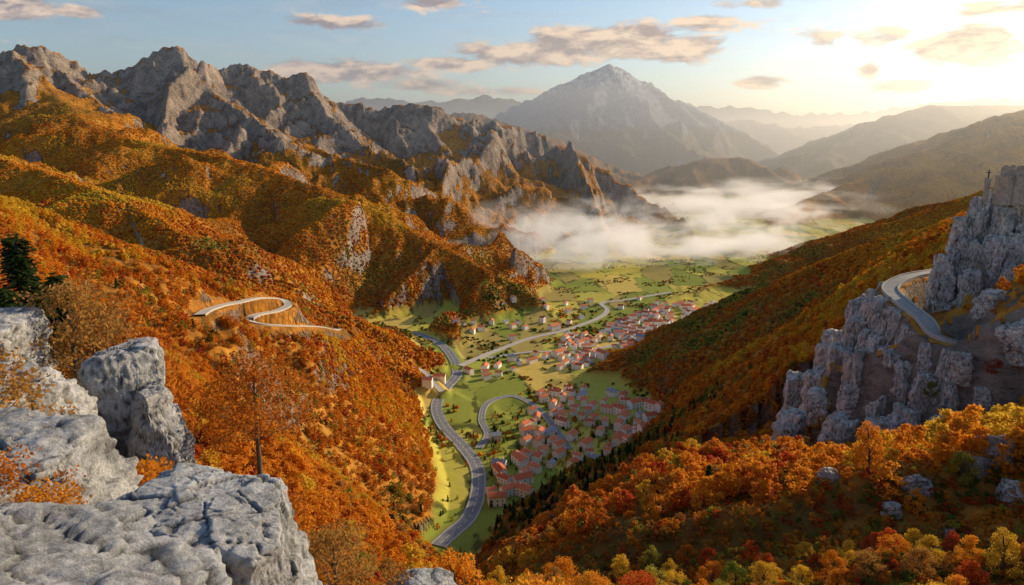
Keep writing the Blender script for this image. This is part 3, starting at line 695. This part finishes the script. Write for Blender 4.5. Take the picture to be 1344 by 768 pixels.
def colour_idx(pos,seed,r,sg=.12):
    x,y,z=pos.T; n=len(x)
    q=.55+.48*perlin2(x/190,y/190,seed)+.28*perlin2(x/50,y/50,seed+1)+r.normal(0,sg,n)
    q=q+np.clip((z-110)/450,-.15,.15)+np.where((x>0)&(y<900)&(y>150),-.01,.06)
    edges=np.array([.06,.18,.28,.37,.54,.59,.89]); return np.digitize(q,edges)
rdm=np.random.default_rng(3)
clump=sstep(.0,.4,perlin2(XG/70,YG/70,55)+.3*perlin2(XG/18,YG/18,56))
vil=np.exp(-(((XG-70)/90)**2+((YG-640)/90)**2))+np.exp(-(((XG-220)/180)**2+((YG-1080)/140)**2))
fl_w=np.where(floor>.5,.22*clump**4+.08*vil,1.0)
W=vegd*fl_w*infr*sstep(560,760,DG)*(1-sstep(2000,2500,DG))/(DG**1.0)*np.where(CG>.9,.22,1)
pos,rk,flr=sample(170000,W); kp=clear_houses(pos,7)
pos=pos[kp]; idx=colour_idx(pos,31,rdm,.09)
idx=np.where(flr[kp]>.5,rdm.choice([0,1,1,2,3,4,6],len(pos)),idx)+8*rdm.integers(0,2,len(pos))
s=rdm.uniform(.32,.78,len(pos))*np.where(pos[:,1]>1200,.9,1.1); s=np.where(flr[kp]>.5,s*1.1,s)
scatter('forest',pos,idx,np.column_stack([s,s,s*rdm.uniform(.8,1.2,len(pos))]),rdm.uniform(0,6.28,len(pos)),C_FAR,'dense autumn forest covering the far mountain slopes','forest')
W=vegd*np.where(floor>.5,.5*clump**2+.6*vil,1)*infr*sstep(85,120,DG)*(1-sstep(680,800,DG))/(DG**.8)
pos,crd,flr=sample(32000,W); kp=clear_houses(pos,6.2); pos=pos[kp]; flr=flr[kp]; crd=crd[kp]; ci=colour_idx(pos,31,rdm,.18)
ci=np.where(flr>.5,rdm.integers(0,5,len(pos)),ci)
idx=np.where(ci==0,14,(ci-1)+7*rdm.integers(0,2,len(pos))); s=rdm.uniform(.35,.95,len(pos))*np.where(flr>.5,.75,1)*np.where(crd<16,.35,1)
scatter('woodland',pos,idx,np.column_stack([s,s,s*rdm.uniform(.8,1.2,len(pos))]),rdm.uniform(0,6.28,len(pos)),C_MID,'autumn woodland on the slopes above the village','woodland')
W=(1-rock*.6)*infr*sstep(6,14,DG)*(1-sstep(110,150,DG))/(DG**.7)*(RD>1)
pos,rk,flr=sample(26000,W); n=len(pos); q=.5+.7*perlin2(pos[:,0]/14,pos[:,1]/14,77)+rdm.normal(0,.2,n); ci=np.clip((q*6).astype(int),0,5)
s=rdm.uniform(.5,1.5,n)
scatter('undergrowth',pos,ci+6*rdm.integers(0,2,n),np.column_stack([s,s,s]),rdm.uniform(0,6.28,n),C_TUF,'low autumn shrubs and dry grass covering the slope','undergrowth')
LBL={'orange':'bright orange','rust':'rust-brown','yellow':'golden yellow','red':'deep red','green':'green-leaved','olive':'yellow-green','brown':'brown half-bare'}
def tree(kind,c,p,s,rz):
    if kind=='tree': tr,cr=HI[random.randrange(3)]; nm='deciduous_tree'; lab=LBL[c]+' autumn tree on the steep slope'; g='autumn trees on the slope'; cat='tree'
    elif kind=='shrub': tr,cr=SH[random.randrange(3)]; nm='shrub'; lab=LBL[c]+' autumn shrub on the rocky slope'; g='autumn shrubs on the slope'; cat='shrub'
    else: tr,cr=PN[random.randrange(2)]; c='dark'; nm='spruce_tree'; lab='dark green spruce on the steep slope'; g='spruces on the slope'; cat='tree'
    e=obj(nm,None,p,(0,0,rz),s,label=lab,cat=cat,group=g); obj('trunk',tr,parent=e); obj('crown',cr[c],parent=e)
W=(1-rock*.7)*infr*sstep(22,34,DG)*(1-sstep(110,125,DG))*(RD>3)
pos,_,_=sample(4000,W); used=[]
order=np.argsort(np.hypot(pos[:,0],pos[:,1])); q=perlin2(pos[:,0]/30,pos[:,1]/30,91)+rdm.normal(0,.42,len(pos))
cnt=0
for k in order:
    x,y,z=pos[k]
    if any((x-a)**2+(y-b)**2<(3.2)**2 for a,b in used): continue
    if x<-.1*y-2 and y<55: continue
    used.append((x,y)); cnt+=1
    if cnt>280: break
    c=['green','olive','brown','olive','rust','orange','yellow','yellow','red'][int(np.clip((q[k]+.8)/1.6*9,0,8))]
    tree('tree',c,(x,y,z-.2),random.uniform(.3,.68),random.uniform(0,6))
W=(1-rock*.5)*infr*sstep(8,13,DG)*(1-sstep(55,70,DG))
pos,_,_=sample(3000,W); used=[]; cnt=0; q=perlin2(pos[:,0]/9,pos[:,1]/9,93)+rdm.normal(0,.42,len(pos))
for k in np.argsort(np.hypot(pos[:,0],pos[:,1])):
    x,y,z=pos[k]
    if any((x-a)**2+(y-b)**2<(1.9)**2 for a,b in used): continue
    if x<-.3 and y<16 and x>-13: continue
    lf=x<-.1*y and y<34
    used.append((x,y)); cnt+=1
    if cnt>270: break
    c=['green','brown','olive','rust','rust','orange','yellow','red'][int(np.clip((q[k]+.8)/1.6*8,0,7))]
    if lf: c=random.choice(['rust','orange','brown'])
    tree('shrub',c,(x,y,z-.1),random.uniform(.6,1.1)*(.6 if lf else 1),random.uniform(0,6))
def place(u,v,kind,c,s,tmin=12):
    h=hit(u,v,tmin)
    if h: tree(kind,c,(h[0],h[1],h[2]-.3),s,random.uniform(0,6))
for u,v,k,c,s in [(1220,530,'tree','olive',.9),(1300,500,'tree','red',.9),(1140,620,'tree','orange',.9),(1260,640,'tree','olive',.7),(740,690,'tree','yellow',.7)]:
    place(u,v,k,c,s)
for (u,vt,Y,k,c,hh) in [(22,335,52,'pine','dark',8.2),(68,342,54,'pine','dark',8.2),(4,362,48,'pine','dark',8.2),(110,415,48,'tree','brown',6.5),(140,430,46,'tree','rust',6.5)]:
    x,y,z=P(u,vt,Y); g=float(height(np.array([x]),np.array([y]))[0]); tree(k,c,(x,y,g-.3),max(.4,(z-g)/hh),u)
for x,y,z,k,c,s in [(-6.2,7.3,294.7,'shrub','rust',.6),(-8.9,10.7,294.4,'shrub','brown',.8),(-6.4,10.4,293.4,'shrub','orange',.8),(-10.2,15.2,293.9,'shrub','brown',1.0),(-6.2,15.5,292.8,'shrub','rust',.9),(-4.3,11.0,292.4,'shrub','rust',.8),(-2.6,9.0,293.0,'shrub','brown',.6),(-5.4,7.0,294.9,'shrub','orange',.45)]:
    tree(k,c,(x,y,z),s,x)
# ---------------------------------------------------------------- world
w=bpy.data.worlds.new('World'); scene.world=w; w.use_nodes=True; t=NT(w.node_tree); bg=t.n['Background']; wo=t.n['World Output']
sky=t.add('ShaderNodeTexSky'); sky.sky_type='NISHITA'; sky.sun_disc=False; sky.sun_elevation=math.radians(SUN_EL); sky.sun_rotation=math.radians(SUN_AZ); sky.air_density=1.0; sky.dust_density=.8; sky.ozone_density=2.0
t.l.new(sky.outputs[0],bg.inputs[0]); bg.inputs[1].default_value=.145
g=t.add('ShaderNodeTexCoord').outputs['Generated']; s=t.add('ShaderNodeSeparateXYZ'); t.l.new(g,s.inputs[0])
az=t.math('ARCTAN2',s.outputs[0],s.outputs[1]); el=t.math('ARCSINE',s.outputs[2])
mask=None
for (u,v,wu,wv,a) in [(700,70,130,15,1.15),(800,54,140,19,1.15),(880,62,90,16,1.0),(590,84,70,10,.95),(450,94,120,15,1.05),(540,112,120,10,.7),(1270,60,66,19,1.15),(1230,68,40,9,.8),(435,30,70,9,.9),(20,8,55,11,1.05),(570,4,50,10,1.0),(1142,92,20,8,1.05),(1000,108,60,7,.85),(990,5,60,9,.75),(1160,45,120,14,.6),(1320,8,60,10,.8),(930,30,70,11,.8),(1190,112,50,6,.75),(100,15,40,8,.8),(640,120,160,7,.6)]:
    x,y,z=ray(u,v); A=math.atan2(x,y); E=math.atan2(z,math.hypot(x,y)); sa=wu/F*.85; se=wv/F*1.15
    qa=t.math('POWER',t.math('ABSOLUTE',t.math('MULTIPLY',t.math('SUBTRACT',az,A),1/sa)),2); qe=t.math('POWER',t.math('ABSOLUTE',t.math('MULTIPLY',t.math('SUBTRACT',el,E),1/se)),2)
    gsn=t.math('MULTIPLY',t.math('EXPONENT',t.math('MULTIPLY',t.math('ADD',qa,qe),-1)),a)
    mask=gsn if mask is None else t.math('MAXIMUM',mask,gsn)
def cn(de):
    c=t.add('ShaderNodeCombineXYZ'); t.l.new(t.math('MULTIPLY',az,14),c.inputs[0]); t.l.new(t.math('MULTIPLY',t.math('ADD',el,de),38),c.inputs[1]); return t.noise(c.outputs[0],1.0,9,.6,.3)
n0=cn(0); n1=cn(.010)
den=t.mr(t.math('ADD',mask,t.math('MULTIPLY',t.math('SUBTRACT',n0,.5),2.1)),.34,.66)
c2=t.add('ShaderNodeCombineXYZ'); t.l.new(t.math('MULTIPLY',az,3),c2.inputs[0]); t.l.new(t.math('MULTIPLY',el,22),c2.inputs[1])
wisp=t.mr(t.noise(c2.outputs[0],1.0,8,.6,.5),.5,.8,0,.35)
den=t.math('MAXIMUM',den,wisp)
shade=t.mr(t.math('SUBTRACT',n0,n1),-.08,.10,0,1)
sunp=t.mr(az,-.3,.65,0,1)
lit=t.mix(sunp,(1.05,.80,.62),(1.3,.96,.62)); dk=t.mix(sunp,(.38,.32,.35),(.58,.39,.27))
cc_=t.mix(shade,dk,lit)
b2=t.add('ShaderNodeBackground'); t.l.new(cc_,b2.inputs[0]); b2.inputs[1].default_value=.85
mx=t.add('ShaderNodeMixShader'); t.l.new(t.math('MULTIPLY',den,.94),mx.inputs[0]); t.l.new(bg.outputs[0],mx.inputs[1]); t.l.new(b2.outputs[0],mx.inputs[2]); t.l.new(mx.outputs[0],wo.inputs[0])
sd=bpy.data.lights.new('sun','SUN'); sd.energy=5; sd.angle=math.radians(.5); sd.color=(1,.77,.48)
so=bpy.data.objects.new('sun',sd); COL.objects.link(so)
a=math.radians(SUN_AZ); e_=math.radians(SUN_EL); dv=Vector((math.sin(a)*math.cos(e_),math.cos(a)*math.cos(e_),math.sin(e_))); so.rotation_euler=dv.to_track_quat('Z','Y').to_euler()
# ---------------------------------------------------------------- haze volumes
def volbox(name,x0,x1,y0,y1,z0,z1,dens,col,an,label):
    bm=bmesh.new(); box(bm,x0,x1,y0,y1,z0,z1); bmesh.ops.recalc_face_normals(bm,faces=bm.faces); me=bpy.data.meshes.new(name); bm.to_mesh(me); bm.free()
    m=bpy.data.materials.new(name); m.use_nodes=True; t=NT(m.node_tree); t.n.remove(t.n['Principled BSDF'])
    v=t.add('ShaderNodeVolumeScatter'); v.inputs['Color'].default_value=(*col,1); v.inputs['Density'].default_value=dens; v.inputs['Anisotropy'].default_value=an
    t.l.new(v.outputs[0],t.n['Material Output'].inputs['Volume'])
    o=obj(name,me,label=label,cat='haze',kind='stuff',mat=m); return o
volbox('haze',-12000,16000,2100,32000,-300,900,1.6e-4,(.88,.93,1),.66,'thin golden morning haze filling the mountain air')
def fog(cx,cy,cz,sx,sy,sz,dens,seed,rz=0):
    bm=bmesh.new(); bmesh.ops.create_icosphere(bm,subdivisions=3,radius=1); me=bpy.data.meshes.new('fog'); bm.to_mesh(me); bm.free()
    m=bpy.data.materials.new('fog'); m.use_nodes=True; t=NT(m.node_tree); t.n.remove(t.n['Principled BSDF'])
    oc=t.add('ShaderNodeTexCoord').outputs['Object']; ln=t.add('ShaderNodeVectorMath',operation='LENGTH'); t.l.new(oc,ln.inputs[0])
    of=t.add('ShaderNodeVectorMath',operation='ADD'); t.l.new(oc,of.inputs[0]); of.inputs[1].default_value=(seed*3.1,seed*1.7,0)
    n=t.add('ShaderNodeTexNoise'); t.l.new(t.mapping(of.outputs[0],(1,1.2,.55),(0,.25,0)),n.inputs['Vector']); n.inputs['Scale'].default_value=3.4; n.inputs['Detail'].default_value=5; n.inputs['Distortion'].default_value=.6
    d=t.math('SUBTRACT',t.math('SUBTRACT',1,ln.outputs['Value']),t.mr(n.outputs[0],.37,.63,1.0,-.03)); d=t.math('MULTIPLY',t.math('MAXIMUM',d,0),dens)
    v=t.add('ShaderNodeVolumePrincipled'); v.inputs['Color'].default_value=(.99,.99,1,1); v.inputs['Anisotropy'].default_value=.4; t.l.new(d,v.inputs['Density'])
    v.inputs['Emission Color'].default_value=(1,.87,.72,1); t.l.new(t.math('MULTIPLY',d,.40),v.inputs['Emission Strength']); t.l.new(v.outputs[0],t.n['Material Output'].inputs['Volume'])  # faint glow added to brighten the fog, standing in for multiple scattering
    obj('fog_bank',me,(cx,cy,cz),(0,0,rz),(sx,sy,sz),label='low bank of sunlit morning fog with added glow in the valley',cat='fog',kind='stuff',mat=m)
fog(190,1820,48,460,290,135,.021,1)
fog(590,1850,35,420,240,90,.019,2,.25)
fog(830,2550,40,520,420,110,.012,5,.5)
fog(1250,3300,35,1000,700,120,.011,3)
# ---------------------------------------------------------------- camera
cd=bpy.data.cameras.new('camera'); cd.lens=24; cd.sensor_width=36; cd.clip_start=.1; cd.clip_end=120000
co_=bpy.data.objects.new('camera',cd); COL.objects.link(co_); co_.location=(0,0,CAMZ); co_.rotation_euler=(math.radians(90)-PITCH,0,0); scene.camera=co_
bpy.context.view_layer.update()
